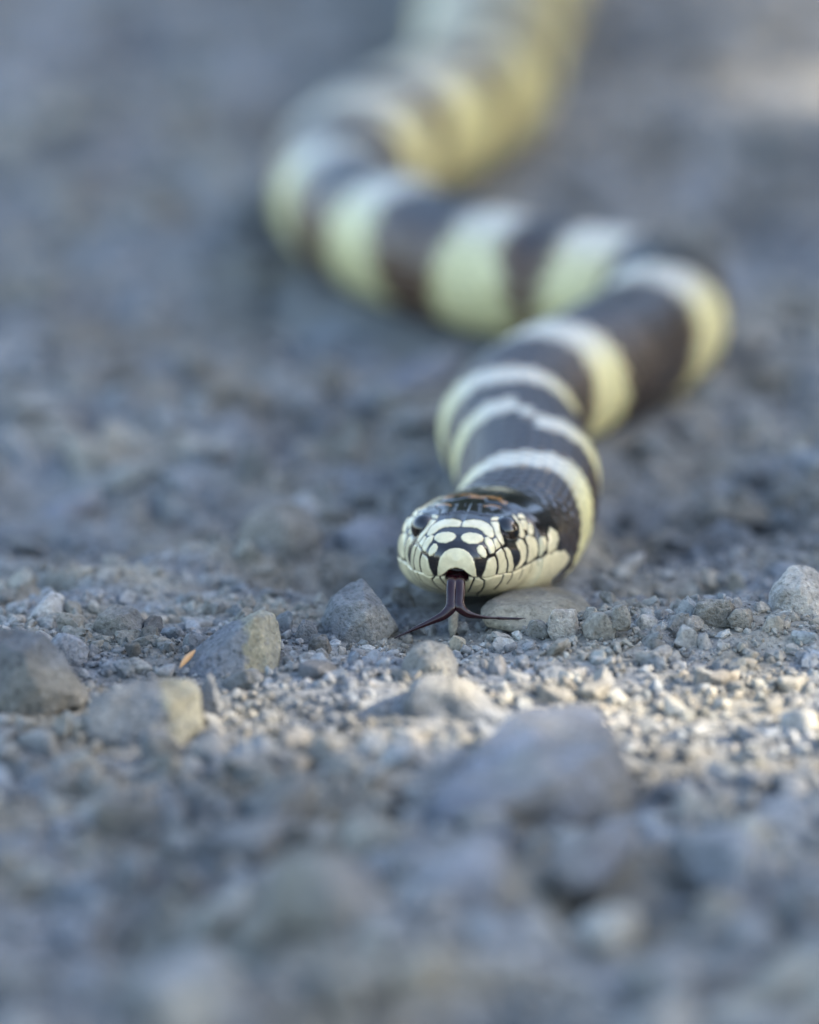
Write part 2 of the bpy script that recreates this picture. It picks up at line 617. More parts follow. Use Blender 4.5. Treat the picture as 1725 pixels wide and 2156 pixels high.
hero('flat_stone', 'smooth flat beige stone lying under the snake\'s chin', 'stone', MAT_BEIGE,
     [(1012, 1275, .2), (1040, 1258, .8), (1090, 1244, 1.6), (1160, 1236, 2.0), (1215, 1252, 1.8), (1245, 1280, 1.2), (1250, 1300, .7), (1200, 1325, .1), (1100, 1335, .0), (1030, 1320, .0),
      (1180, 1262, .6), (1090, 1275, .3), (1240, 1310, 2.2), (1060, 1300, 2.2), (1150, 1250, 2.6)], (1120, 1322), seed=14, p=12, rough=.02)
hero('stone', 'pale pointed stone behind the left end of the gravel, above the dark stone', 'stone', MAT_PALE,
     [(112, 1244, .4), (132, 1250, .4), (135, 1290, .2), (130, 1318, .0), (60, 1318, .0), (45, 1312, .2), (75, 1285, .2), (95, 1262, .2), (125, 1270, .9), (70, 1300, .9), (120, 1310, .9)], (95, 1314), seed=16, sub=4)
hero('stone', 'dull blue-grey stone standing behind the wedge-shaped stone', 'stone', MAT_STONE,
     [(215, 1290, .2), (240, 1272, .4), (285, 1275, .4), (305, 1300, .3), (303, 1340, .0), (200, 1345, .0), (196, 1315, .1), (250, 1300, -.05), (230, 1290, .9), (290, 1290, 1.0), (250, 1330, 1.0)], (250, 1340), seed=18, sub=4)
hero('stone', 'small near-black stone behind the wedge-shaped stone', 'stone', MAT_DARK,
     [(303, 1305, .1), (318, 1296, .2), (340, 1300, .2), (345, 1325, .1), (338, 1338, .0), (306, 1338, .0), (325, 1315, .6), (310, 1325, .5), (338, 1325, .5)], (322, 1336), seed=19, sub=4)
hero('stone', 'low brownish stone with an arched underside in front of the pointed stone', 'stone', MAT_DARK,
     [(628, 1398, .2), (650, 1390, .3), (690, 1393, .3), (712, 1410, .2), (705, 1430, .0), (670, 1436, .0), (630, 1428, .0), (660, 1405, -.05), (660, 1400, .9), (700, 1415, .8), (640, 1415, .8)], (668, 1430), seed=21, sub=4)
hero('stone', 'blurred grey stone in the foreground below the tongue', 'stone', MAT_STONE,
     [(845, 1395, .3), (870, 1362, .4), (905, 1350, .5), (945, 1362, .4), (965, 1395, .2), (960, 1430, .0), (850, 1440, .0), (900, 1395, -.05), (880, 1370, 1.1), (940, 1380, 1.1), (900, 1425, 1.2)], (900, 1432), seed=23, sub=4)
hero('stone', 'warm-topped blurred slab in the sun below the tongue', 'stone', MAT_STONE,
     [(848, 1430, .4), (920, 1420, .6), (990, 1432, .6), (1060, 1490, .2), (1078, 1505, .1), (1040, 1530, .0), (900, 1530, .0), (850, 1500, .1), (960, 1455, .2), (900, 1440, 1.5), (1040, 1480, 1.5), (960, 1510, 1.6)], (960, 1525), seed=25, sub=4)
hero('boulder', 'big blurred foreground stone with a dark shaded face, the largest in front of the snake', 'stone', MAT_BLUE,
     [(905, 1735, .0), (1000, 1610, 1.6), (1120, 1490, 3.2), (1250, 1492, 3.4), (1305, 1560, 2.4), (1165, 1650, .6), (1010, 1715, .1),
      (1338, 1640, 2.2), (1320, 1745, 1.9), (1180, 1800, 1.3), (1040, 1810, .9), (1150, 1560, 4.4), (1290, 1620, 4.2), (1000, 1690, 3.4), (1150, 1760, 4.0)], (1150, 1775), seed=27, sub=5, rough=.09, fine=.03)
hero('boulder', 'blurred brownish-grey boulder standing behind the pointed stone', 'stone', MAT_STONE,
     [(515, 1095, .4), (560, 1062, .6), (610, 1060, .7), (655, 1090, .6), (680, 1140, .4), (672, 1188, .0), (600, 1205, -.1), (530, 1195, .0), (495, 1160, .1), (590, 1120, -.1),
      (560, 1080, 1.8), (650, 1110, 1.8), (600, 1170, 2.0), (520, 1140, 1.6)], (590, 1190), seed=29, sub=4)
hero('stone_sliver', 'thin pale sliver of stone upright under the fork of the tongue', 'stone', MAT_BEIGE,
     [(943, 1280, .1), (958, 1270, .15), (966, 1290, .1), (962, 1330, .0), (956, 1350, .0), (946, 1345, .0), (950, 1300, -.03), (955, 1290, .3), (952, 1335, .3)], (955, 1344), seed=31, sub=3)
hero('slab', 'blurred violet-blue slab in the near foreground below the big blurred stone', 'stone', MAT_BLUE,
     [(860, 1830, .5), (930, 1780, .9), (1010, 1745, 1.1), (1070, 1765, .9), (1065, 1850, .4), (1030, 1930, .0), (960, 1960, .0), (900, 1900, .1), (980, 1830, .2), (1000, 1770, 2.2), (920, 1850, 2.0), (1050, 1860, 2.0)], (970, 1930), seed=33, sub=4)
hero('slab', 'blurred pale tilted slab above the dark hollow in the near foreground', 'stone', MAT_BLUE,
     [(1150, 1830, .3), (1200, 1780, .7), (1280, 1735, 1.1), (1340, 1735, 1.2), (1345, 1790, .8), (1290, 1850, .2), (1220, 1890, .0), (1160, 1880, .0), (1250, 1800, .3), (1280, 1760, 2.2), (1200, 1840, 2.0), (1330, 1800, 2.2)], (1230, 1880), seed=35, sub=4)
hero('slab', 'long slanted bluish slab far left in the blurred ground behind', 'stone', MAT_BLUE,
     [(60, 1085, .3), (120, 1055, .8), (210, 1030, 1.3), (215, 1060, .9), (120, 1105, .0), (70, 1110, .0), (140, 1068, .3), (200, 1045, 2.4), (80, 1090, 2.0), (150, 1080, 2.2)], (130, 1104), seed=37, sub=4)
hero('slab', 'pale slanted slab in the blurred ground left of the neck', 'stone', MAT_BLUE,
     [(790, 815, .2), (850, 770, 1.0), (960, 735, 2.0), (985, 745, 1.8), (930, 810, .4), (830, 842, .0), (880, 785, .6), (960, 750, 3.2), (830, 820, 3.0), (900, 800, 3.0)], (870, 838), seed=39, sub=4)
hero('slab', 'flat grey slab blurred between the boulder and the snake\'s head', 'stone', MAT_BLUE,
     [(700, 1120, .4), (760, 1095, .9), (850, 1088, 1.3), (860, 1120, .8), (850, 1180, .0), (740, 1180, .0), (705, 1150, .1), (790, 1125, .2), (800, 1100, 2.2), (720, 1140, 2.0), (850, 1130, 2.0)], (780, 1178), seed=41, sub=4)

# the smaller stones of the sharp strip, each seen on its own
for j, (x0, x1, t, b, mt, lab) in enumerate([
    (1153, 1222, 1284, 1345, MAT_PALE, 'pale four-sided pebble next to the tip of the right tongue fork'),
    (1105, 1160, 1306, 1345, MAT_STONE, 'rounded grey pebble just left of the pale four-sided pebble'),
    (1225, 1298, 1288, 1345, MAT_PEBBLE, 'lumpy grey pebble just right of the pale four-sided pebble'),
    (1284, 1330, 1275, 1320, MAT_STONE, 'dark grey pebble tucked behind the lumpy grey pebble'),
    (1225, 1262, 1280, 1312, MAT_PEBBLE, 'small upright pebble behind the pale four-sided and lumpy pebbles'),
    (1458, 1560, 1264, 1312, MAT_STONE, 'long low dark pebble left of the oval pebble near the rounded pale stone'),
    (1530, 1587, 1275, 1316, MAT_STONE, 'oval speckled pebble left of the rounded pale stone'),
    (1605, 1652, 1296, 1332, MAT_PEBBLE, 'small angular pebble in front of the rounded pale stone'),
    (1330, 1400, 1288, 1345, MAT_PEBBLE, 'crumbly grey lump in the middle of the sharp gravel strip'),
    (1530, 1570, 1205, 1245, MAT_BEIGE, 'blurred beige pebble behind the oval speckled pebble'),
    (945, 985, 1340, 1372, MAT_BEIGE, 'round tan pebble in front of the pale sliver under the tongue'),
    (620, 672, 1308, 1352, MAT_STONE, 'small grey stone touching the left side of the pointed stone'),
    (642, 700, 1338, 1382, MAT_DARK, 'dark crumbly stone at the foot of the pointed stone'),
    (470, 570, 1412, 1450, MAT_STONE, 'smooth grey pebble at the foot of the tan crusted end'),
    (415, 470, 1420, 1500, MAT_STONE, 'narrow blurred stone behind the tan face of the flat-topped block'),
    (290, 370, 1540, 1605, MAT_STONE, 'blurred grey pebble in front of the flat-topped block'),
    (90, 190, 1330, 1400, MAT_PALE, 'pale crumbly lump behind the large dark stone'),
    (1405, 1460, 1325, 1362, MAT_DARK, 'dark bluish pebble at the front of the sharp gravel strip'),
    (1455, 1500, 1310, 1350, MAT_PEBBLE, 'grey angular pebble below the long low dark pebble'),
]):
    hero('pebble', lab, 'pebble', mt, block(x0, x1, t, b, deep=(x1 - x0) * PXM / CM * .8, seed=50 + j), ((x0 + x1) / 2, b), seed=60 + j, sub=5, p=90, rough=.05, fine=.03)

# the straw-coloured splinter leaning on the wedge
sp0, sp1 = at_y(378, 1408, at(500, 1425)[1] - .0005), at_y(411, 1366, at(500, 1425)[1] + .004)
ax = sp1 - sp0
L = np.linalg.norm(ax)
ax = ax / L
sd = np.cross(ax, [0, 1, 0]); sd /= np.linalg.norm(sd)
up = np.cross(sd, ax)
vs, fs = [], []
for i, (t, w) in enumerate([(0, .02), (.15, .5), (.35, .9), (.55, 1.0), (.75, .75), (.9, .45), (1.0, .03)]):
    for q in range(8):
        a = q / 8 * math.tau
        c = math.cos(a) * .00042 * w
        d = math.sin(a) * .0004 * w
        vs.append(ax * (t * L) + sd * (c + .0001 * math.sin(t * 5)) + up * d)
for i in range(6):
    for q in range(8):
        fs.append((i * 8 + q, i * 8 + (q + 1) % 8, i * 8 + 8 + (q + 1) % 8, i * 8 + 8 + q))
fs += [tuple(range(8))[::-1], tuple(range(48, 56))]
o = link('splinter', mesh_np('splinter', vs, fs), MAT_SPLINTER)
o.location = sp0
tag(o, 'thin orange straw-coloured splinter against the left of the wedge-shaped stone', 'splinter')

# loose pebbles one can count: ten shapes shared by all
SHAPES = []
for k in range(10):
    g = np.random.default_rng(300 + k)
    co, f = random_rock(300 + k, (1, g.uniform(.7, .95), g.uniform(.5, .75)), sub=3, facets=5, p=44, rough=.09, fine=.04)
    m_ = mesh_np('pebble', co, f)
    m_.materials.append(MAT_PEBBLE)
    SHAPES.append(m_)
ZONES = [  # y range (cm from the focus line), how many, size range (cm), group, label
    (-19, -9, 50, (.5, 1.9), 'blurred pebbles along the bottom', 'out-of-focus grey pebble in the blurred ground along the bottom of the photograph'),
    (-9, -3.2, 56, (.22, .62), 'softly blurred pebbles in the sunlit strip', 'softly blurred pebble in the warm sunlit strip in front of the snake'),
    (-3.2, .6, 72, (.16, .38), 'small pebbles of the sharp strip', 'small sharp grey pebble in the strip level with the tongue'),
    (.6, 5, 40, (.22, .6), 'pebbles just behind the sharp strip', 'slightly blurred pebble just behind the sharp strip beside the head'),
    (5, 18, 36, (.4, 1.1), 'blurred pebbles beside the neck coils', 'blurred grey pebble on the ground beside the snake\'s front coils'),
    (18, 45, 20, (.6, 1.4), 'far blurred pebbles', 'strongly blurred pebble on the far ground beside the receding body'),
]
placed = [h for h in HEROES]
loose = []
for y0, y1, n, (s0, s1), grp, lab in ZONES:
    adj = lab.split(' pebble')[0]
    got = tries = 0
    while got < n and tries < n * 60:
        tries += 1
        y = rng.uniform(y0, y1) * CM
        half = 0.0525 * (DIST + y) / DIST
        x = rng.uniform(-half, half)
        s = (s0 + (s1 - s0) * rng.random() ** 2) * CM * .5
        if snake_gap([x], [y])[0] < s * .9:
            continue
        if any((x - a) ** 2 + (y - b) ** 2 < (r + s) ** 2 for a, b, r in placed):
            continue
        placed.append((x, y, s * .8))
        o = link('pebble', SHAPES[int(rng.integers(10))])
        o.location = (x, y, float(rest_h(np.array([x]), np.array([y]))[0]) + s * .22)
        o.rotation_euler = (rng.normal() * .35, rng.normal() * .35, rng.uniform(0, 6.28))
        o.scale = (s, s * rng.uniform(.8, 1.1), s * rng.uniform(.8, 1.15) * (.5 if y > .006 else 1))
        loose.append((o, x, y, lab, grp, adj))
        got += 1

# each loose pebble is told by the nearest thing one can find and its turn beside it
MARKS = [(project(np.array([a, b, .002])), nm) for (a, b, _r), nm in zip(HEROES, HERO_NAMES)]
for (px, py), nm in (((900, 1330), 'left fork of the tongue'), ((1330, 1180), 'snake\'s neck'), ((780, 700), 'snake\'s second bend'), ((1640, 760), 'snake\'s outer bend'), ((400, 520), 'snake\'s far bend'), ((1400, 250), 'receding body'),
                     ((60, 2080), 'bottom left corner'), ((1660, 2080), 'bottom right corner'), ((850, 2100), 'middle of the bottom edge'), ((1500, 1500), 'brightest sunlit patch'), ((60, 1700), 'left edge below the dark stone'), ((1680, 1750), 'right edge below the sunlit patch')):
    MARKS.append((np.array([px, py], float), nm))
seen = {}
for o, x, y, lab, grp, adj in loose:
    q = project(np.array([x, y, .001]))
    dd = [float(np.hypot(*(q - m))) for m, _n in MARKS]
    k = int(np.argmin(dd))
    v = q - MARKS[k][0]
    way = ('right of' if v[0] > 0 else 'left of') if abs(v[0]) > abs(v[1]) * 1.5 else ('below' if v[1] > 0 else 'above')
    seen.setdefault((k, way), []).append((dd[k], o, adj, grp))
ORD = ['nearest', 'second nearest', 'third nearest', 'fourth nearest', 'fifth nearest', 'sixth nearest', 'seventh nearest', 'eighth nearest', 'ninth nearest', 'tenth nearest', 'eleventh nearest', 'twelfth nearest']
for (k, way), row in seen.items():
    row.sort(key=lambda t: t[0])
    for i, (_d, o, adj, grp) in enumerate(row):
        tag(o, f'{adj} pebble, {ORD[min(i, 11)]} {way} the {MARKS[k][1]}', 'pebble', grp)

# the rest of the gravel: grains past counting, one object
GR = []
for k in range(14):
    co, f = random_rock(700 + k, (1, .85, .65), sub=1, facets=7, p=20, rough=.10, fine=.0)
    GR.append((co, f))
GR2 = [random_rock(740 + k, (1, .85, .65), sub=3, facets=5, p=40, rough=.13, fine=.06) for k in range(12)]
V_ICO = np.array([(0, 0, 1.0)] + [(math.cos(a) * .894, math.sin(a) * .894, .447) for a in np.arange(5) * math.tau / 5]
                 + [(math.cos(a) * .894, math.sin(a) * .894, -.447) for a in (np.arange(5) + .5) * math.tau / 5] + [(0, 0, -1.0)])
F_ICO = np.array([(0, 1 + i, 1 + (i + 1) % 5) for i in range(5)] + [(1 + i, 6 + i, 1 + (i + 1) % 5) for i in range(5)]
                 + [(1 + (i + 1) % 5, 6 + i, 6 + (i + 1) % 5) for i in range(5)] + [(11, 6 + (i + 1) % 5, 6 + i) for i in range(5)], np.int32)
GR0 = []
for k in range(14):
    g = np.random.default_rng(800 + k)
    GR0.append((V_ICO * g.uniform(.68, 1.12, (12, 1)) * np.array([1, .85, .68]), F_ICO))

allv, allf, allt, off = [], [], [], 0


def scatter(n, xlim, ylim, smin, smax, power, shapes, bury, xmin=0.0):
    global off
    x = rng.uniform(xmin / xlim, 1, n) * rng.choice([-1, 1], n)
    y = rng.uniform(ylim[0], ylim[1], n) * CM
    x = x * xlim * CM * (DIST + y) / DIST
    s = (smin + (smax - smin) * rng.random(n) ** power) * CM * .5
    keep = (snake_gap(x, y) > -s * .3) & (rng.random(n) < np.where((y > .012) & (s > .0005), .5, 1.0))      # caked dust shows more behind the head
    for a, b, r in HEROES:
        keep &= (x - a) ** 2 + (y - b) ** 2 > (r * .8) ** 2
    x, y, s = x[keep], y[keep], s[keep]
    z = rest_h(x, y) + s * bury
    # clumping: some patches are bare dust, some are thick with grains
    dens = fbm(np.stack([x, y, x * 0], -1) * 70, 2)
    k2 = rng.random(len(x)) < .62 + .7 * dens
    x, y, s, z = x[k2], y[k2], s[k2], z[k2]
    which = rng.integers(0, len(shapes), len(x))
    for k, (co, f) in enumerate(shapes):
        m = which == k
        c = int(m.sum())
        if not c:
            continue
        q = rng.normal(size=(c, 4))
        q[:, 1:3] *= .45
        q /= np.linalg.norm(q, axis=1)[:, None]
        w, a, b, d = q.T
        Rm = np.stack([np.stack([1 - 2 * (b * b + d * d), 2 * (a * b - d * w), 2 * (a * d + b * w)], -1),
                       np.stack([2 * (a * b + d * w), 1 - 2 * (a * a + d * d), 2 * (b * d - a * w)], -1),
                       np.stack([2 * (a * d - b * w), 2 * (b * d + a * w), 1 - 2 * (a * a + b * b)], -1)], 1)
        sc = s[m][:, None] * rng.uniform(.75, 1.2, (c, 3))
        vv = np.einsum('cij,cvj->cvi', Rm, co[None] * sc[:, None, :]) + np.stack([x[m], y[m], z[m]], -1)[:, None, :]
        nv = len(co)
        allv.append(vv.reshape(-1, 3))
        allf.append((f[None] + (off + np.arange(c) * nv)[:, None, None]).reshape(-1, 3))
        tone = np.clip(1 + rng.normal(size=c) * .16, .55, 1.5)
        hue = rng.normal(size=c) * .035
        col = np.stack([tone * (1 + hue), tone, tone * (1 - hue)], -1)
        allt.append(np.repeat(col, nv, 0))
        off += nv * c


scatter(800, 6.6, (-6, 7), .20, .42, 1.8, GR2, .2)        # chips
scatter(5200, 6.6, (-6, 6), .09, .22, 1.8, GR, .25)
scatter(26000, 6.4, (-5, 4.5), .03, .10, 1.6, GR0, .3)   # fines
scatter(2600, 7.0, (-20, -6), .16, .60, 1.6, GR, .2)
scatter(5000, 7.0, (-20, -5), .08, .18, 1.4, GR0, .3)
scatter(4200, 7.0, (6, 26), .16, .60, 1.6, GR, .2)
scatter(7000, 7.0, (4, 26), .08, .18, 1.4, GR0, .3)
scatter(3000, 8.0, (25, 75), .25, .8, 1.6, GR, .2)
scatter(9000, 28.0, (-24, 80), .12, .34, 1.5, GR0, .25, 6.6)    # the same track goes on to either side
scatter(3500, 28.0, (-24, 80), .28, .9, 1.8, GR, .2, 7.0)
me = mesh_np('gravel', np.vstack(allv), np.vstack(allf), smooth=False)
point_color(me, 'tone', np.vstack(allt))
tag(link('gravel', me, MAT_GRAVEL), 'loose grey gravel grains and dust covering the ground', 'gravel', kind='stuff')

# ------------------------------------------------------------------ the snake
# head plates, read off the snout in reading units of 1/1020 cm; x from the midline, right half, mirrored to the left
PLATES = [
    [(-60, 745), (60, 760), (130, 800), (175, 860), (205, 930), (222, 1010), (240, 1112), (190, 1112), (130, 1075), (70, 1030), (0, 1012), (-60, 1008)],
    [(0, 605), (20, 575), (60, 552), (130, 540), (230, 545), (300, 575), (325, 610), (310, 650), (240, 685), (140, 690), (50, 660), (15, 635)],
    [(-14, 405), (0, 392), (60, 380), (180, 368), (300, 380), (390, 420), (440, 480), (465, 555), (450, 597), (400, 598), (345, 565), (310, 520), (240, 485), (140, 470), (0, 476), (-14, 465)],
    [(425, 340), (480, 325), (540, 335), (550, 372), (425, 375)],
    [(415, 395), (545, 385), (535, 450), (550, 530), (580, 600), (600, 670), (575, 695), (530, 640), (480, 560), (455, 480)],
    [(335, 605), (380, 590), (430, 625), (460, 690), (474, 760), (460, 800), (415, 812), (380, 740), (340, 660)],
    [(235, 740), (265, 700), (310, 700), (345, 760), (370, 830), (350, 865), (300, 855), (250, 800)],
    [(450, 620), (490, 600), (548, 700), (540, 722), (490, 752), (468, 700)],
    [(370, 910), (400, 870), (468, 840), (488, 900), (498, 980), (483, 1080), (420, 1106), (360, 1118), (305, 1106), (350, 1010)],
    [(492, 790), (555, 735), (590, 790), (622, 880), (632, 960), (618, 1053), (512, 1078), (527, 990), (517, 890)],
    [(592, 735), (630, 720), (680, 770), (710, 860), (722, 960), (715, 1038), (644, 1048), (654, 950), (643, 870), (618, 790)],
    [(755, 660), (800, 602), (848, 625), (885, 700), (898, 780), (884, 880), (830, 960), (770, 1005), (735, 1003), (800, 930), (825, 860), (810, 780), (775, 710)],
    [(878, 592), (920, 560), (1000, 590), (1048, 650), (1066, 740), (1046, 830), (960, 895), (898, 925), (910, 860), (924, 780), (910, 690)],
    [(1090, 560), (1130, 510), (1168, 512), (1188, 580), (1182, 680), (1150, 760), (1080, 826), (1090, 720)],
    [(1172, 370), (1230, 430), (1260, 520), (1255, 640), (1206, 750), (1196, 640), (1202, 540), (1178, 450)],
    [(795, 280), (850, 255), (890, 290), (895, 345), (830, 350), (785, 330)],
    [(820, 370), (900, 360), (915, 430), (900, 500), (850, 480), (830, 430)],
    [(708, 292), (750, 305), (805, 390), (848, 475), (872, 575), (845, 598), (806, 572), (786, 480), (756, 400)],
    [(930, 400), (970, 380), (1000, 440), (1000, 530), (970, 570), (920, 540), (915, 470)],
]
GAPE = [(-60, 1012), (0, 1016), (70, 1042), (140, 1112), (115, 1165), (80, 1178), (-60, 1170)]
MOUTH = [(-60, 1120), (130, 1120), (250, 1126), (330, 1125), (420, 1113), (490, 1088), (620, 1060), (720, 1045), (800, 1003), (860, 970), (950, 930), (1060, 872), (1150, 795), (1260, 680)]
JAW_LINES = [([(210, 1130), (180, 1200), (140, 1270), (90, 1310)], 11), ([(290, 1130), (340, 1160), (335, 1240), (300, 1300), (240, 1350)], 10), ([(590, 1085), (560, 1170), (510, 1240), (470, 1280)], 8),
             ([(715, 1045), (690, 1130), (640, 1200)], 6), ([(845, 990), (830, 1080), (790, 1140)], 4), ([(960, 935), (960, 1010), (930, 1060)], 4), ([(1060, 880), (1060, 940)], 4)]
TOP_LINES = [[(-31, 395), (-25, 300)], [(-40, 285), (60, 270), (250, 290), (420, 320)], [(250, 290), (270, 170), (300, 100)], [(-31, 300), (-31, 60)], [(300, 100), (130, 70), (-40, 78)], [(300, 110), (480, 130), (620, 150), (700, 220)],
             [(-31, -5), (-31, 78)], [(420, 320), (440, 240), (560, 200), (660, 240)], [(-40, -20), (300, -15), (480, 30), (620, 150)]]


def seg_dist(X, Y, pts, closed):
    d = np.full(X.shape, 1e9)
    n = len(pts)
    for i in range(n if closed else n - 1):
        x0, y0 = pts[i]
        x1, y1 = pts[(i + 1) % n]
        dx, dy = x1 - x0, y1 - y0
        t = np.clip(((X - x0) * dx + (Y - y0) * dy) / (dx * dx + dy * dy + 1e-9), 0, 1)
        d = np.minimum(d, np.hypot(X - x0 - t * dx, Y - y0 - t * dy))
    return d


def inside(X, Y, pts):
    c = np.zeros(X.shape, bool)
    n = len(pts)
    for i in range(n):
        x0, y0 = pts[i]
        x1, y1 = pts[(i + 1) % n]
        if y0 == y1:
            continue
        h = ((y0 > Y) != (y1 > Y)) & (X < (x1 - x0) * (Y - y0) / (y1 - y0) + x0)
        c ^= h
    return c


NA = 360
s_head = 2.9 * (np.linspace(0, 1, 250) ** 1.55)
s_neck = np.arange(2.9 + .03, 13.0, .036)
s_back = np.arange(13.0, 62.0, .11)
s_tail = np.arange(62.0, LEN - .02, .4)
SS = np.concatenate([s_head, s_neck, s_back, s_tail])
SS[0] = 1e-4
axis = course_at(SS)
tan = np.gradient(course_at(np.arange(0, LEN, .02)), axis=0)
tan = np.stack([np.interp(SS, np.arange(0, LEN, .02), tan[:, k]) for k in range(3)], -1)
tan /= np.linalg.norm(tan, axis=1)[:, None]
side = np.cross(tan, [0, 0, 1.0])             # points to the picture's right where the snake runs away from us
side /= np.linalg.norm(side, axis=1)[:, None]
upv = np.cross(side, tan)
w = np.interp(SS, S_T, W_T)
zt = np.interp(SS, S_T, T_T)
zb = np.interp(SS, S_T, B_T)
ex = np.interp(SS, S_T, E_T)
kk = np.hanning(9); kk /= kk.sum()
th = np.linspace(-math.pi, math.pi, NA, endpoint=False)     # 0 on the back, +pi/2 on the right flank
TH, SG = np.meshgrid(th, SS)
ca, sa = np.cos(TH), np.sin(TH)
e = 2 / ex[:, None]
lx = w[:, None] * np.sign(sa) * np.abs(sa) ** e
low = 0.08 * sstep(0.1, 1.0, SS) * sstep(4.0, 2.6, SS)      # widest a little below the axis on the head
lz = np.where(ca > 0, (zt + low)[:, None], (zb - low)[:, None]) * np.sign(ca) * np.abs(ca) ** e - low[:, None]
HB = SG                                                     # distance back from the snout along the head
head = sstep(2.55, 2.2, SG)
# cheeks narrow towards the snout top, brow over the eye, hollow where the eye sits
EYE = (.585, .90, .285)
for sgn in (-1, 1):
    dE = np.sqrt(((HB - EYE[1]) / .24) ** 2 + ((lz - EYE[2]) / .20) ** 2)
    m = (np.sign(lx) == sgn)
    lx = lx - sgn * m * .055 * np.exp(-dE ** 2)
brow = np.exp(-((HB - .9) / .38) ** 2 - ((lz - .475) / .07) ** 2) * (np.abs(lx) > .2)
lx = lx + np.sign(lx) * .045 * brow
# reading coordinates of the plates
XC = -31 + 1020.4 * (np.abs(lx) * math.cos(PSI) + HB * math.sin(PSI) * sstep(0, .22, np.abs(lx)))
YC = 915 - 1020.4 * (lz * math.cos(R(8)) + HB * math.sin(R(8)))

cream = np.array([.655, .57, .35])
black = np.array([.013, .011, .011])
brown = np.array([.085, .042, .018])
back_dark = np.array([.034, .029, .026])  # dark bands of the body, lightened to paint in their sheen
hm = HB[:, 0] < 2.9
X, Y = XC[hm], YC[hm]
warp = 5 * fbm(np.stack([X / 60, Y / 60, X * 0], -1), 2)
Xw, Yw = X + warp, Y - warp
best = np.full(X.shape, -1e9)
for pl in PLATES:
    d = seg_dist(Xw, Yw, pl, True)
    sd_ = np.where(inside(Xw, Yw, pl), d, -d)
    best = np.maximum(best, sd_)
mouth_y = np.interp(X, [q[0] for q in MOUTH], [q[1] for q in MOUTH])
below = Yw - mouth_y
jaw = np.minimum(below - 4 + 8 * sstep(1.55, 1.95, HB[hm]), 60)
for pts, wd in JAW_LINES:
    jaw = np.minimum(jaw, seg_dist(Xw, Yw, pts, False) - wd)
dg = seg_dist(Xw, Yw, GAPE, True)
gape = np.where(inside(Xw, Yw, GAPE), dg, -dg)
topl = np.full(X.shape, 1e9)
for pts in TOP_LINES:
    topl = np.minimum(topl, seg_dist(Xw, Yw, pts, False))
is_jaw = below > 0
sdf = np.where(is_jaw, jaw, best)
sdf = np.where(gape > -4, -gape - 4, sdf)
mk = sstep(-4, 5, sdf)
hc = black[None, None] * (1 - mk[..., None]) + cream[None, None] * mk[..., None]
# warm reflection painted as orange lines across the crown, and a pale spot on the nape
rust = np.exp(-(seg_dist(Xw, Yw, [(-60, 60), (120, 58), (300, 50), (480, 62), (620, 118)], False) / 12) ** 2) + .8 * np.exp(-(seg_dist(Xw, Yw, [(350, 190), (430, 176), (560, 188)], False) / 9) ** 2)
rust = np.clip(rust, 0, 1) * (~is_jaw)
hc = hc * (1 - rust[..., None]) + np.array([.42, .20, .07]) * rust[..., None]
gm = sstep(-6, 6, gape)
hc = hc * (1 - gm[..., None]) + np.array([.03, .006, .008]) * gm[..., None]
relief = .014 * sstep(-8, 14, sdf) - .012 * np.exp(-(topl / 8) ** 2) * (~is_jaw) - .018 * np.exp(-(below / 7) ** 2) - .10 * sstep(-5, 25, gape)
relief = relief * sstep(0, .05, HB[hm])+ (-.10 * sstep(-5, 25, gape)) * (1 - sstep(0, .05, HB[hm]))

# rings of the body
def ring(px, py, half, offs=0.0, sweep=0.1):
    return (course_s(px, py), half, offs, sweep)


RINGS = [ring(1103, 1074, .40, 0, .75), ring(1103, 990, .34, -1.0, .3), ring(1073, 908, .44, .05, .15), ring(1162, 813, .50), ring(1375, 695, .58), ring(1275, 610, .50), ring(1062, 576, .42), ring(848, 507, .50),
         ring(728, 428, .46), ring(745, 335, .72)]
s_last = RINGS[-1][0]
r2 = np.random.default_rng(4)
while s_last < LEN - 2:
    s_last += 2.25 + r2.uniform(-.15, .2)
    RINGS.append((s_last, .74 if s_last < 80 else .5, r2.uniform(-.15, .15), .1))

ML, LS = 19, .25
a_ = SG / LS + TH * ML / math.tau
b_ = SG / LS - TH * ML / math.tau
ia, ib = np.floor(a_), np.floor(b_)
sc_ = (ia + ib + 1) * LS / 2
tc_ = (ia - ib) / 2 * math.tau / ML
tc_ = (tc_ + math.pi) % math.tau - math.pi
fa, fb = a_ - ia, b_ - ib
edge = np.minimum(np.minimum(fa, 1 - fa), np.minimum(fb, 1 - fb))
ringv = np.full(SG.shape, -9.0)
jit = fbm(np.stack([sc_ * 2.1, tc_ * 2.0, sc_ * 0], -1), 2) * .16
for rs, hw, of, sw in RINGS:
    wide = hw * (1 + .55 * sstep(.7, 2.2, np.abs(tc_)))
    c0 = rs + of * np.tanh(tc_ * 14) * .5 - sw * sstep(.4, 1.9, np.abs(tc_))
    ringv = np.maximum(ringv, wide + jit * .35 - np.abs(sc_ + .08 * (SG - sc_) - c0))
rm = sstep(-.03, .03, ringv)
spot = np.exp(-((SG - 2.28) / .10) ** 2 - ((TH + .02) / .16) ** 2)
flank = sstep(.45, 1.2, np.abs(TH)) * (.22 + .78 * sstep(RINGS[5][0] - 2.0, RINGS[5][0], SG))
dark = back_dark[None, None] * (1 - flank[..., None]) + brown[None, None] * flank[..., None]
edge_tan = np.exp(-((ringv) / .07) ** 2) * .5
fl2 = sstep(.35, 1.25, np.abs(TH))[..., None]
pale = np.array([.58, .545, .44]) * (1 - fl2) + np.array([.73, .66, .335]) * fl2      # bands: sky-greyed back and warm bounce on yellower flanks, painted in
aft = sstep(24, 34, SG)[..., None]
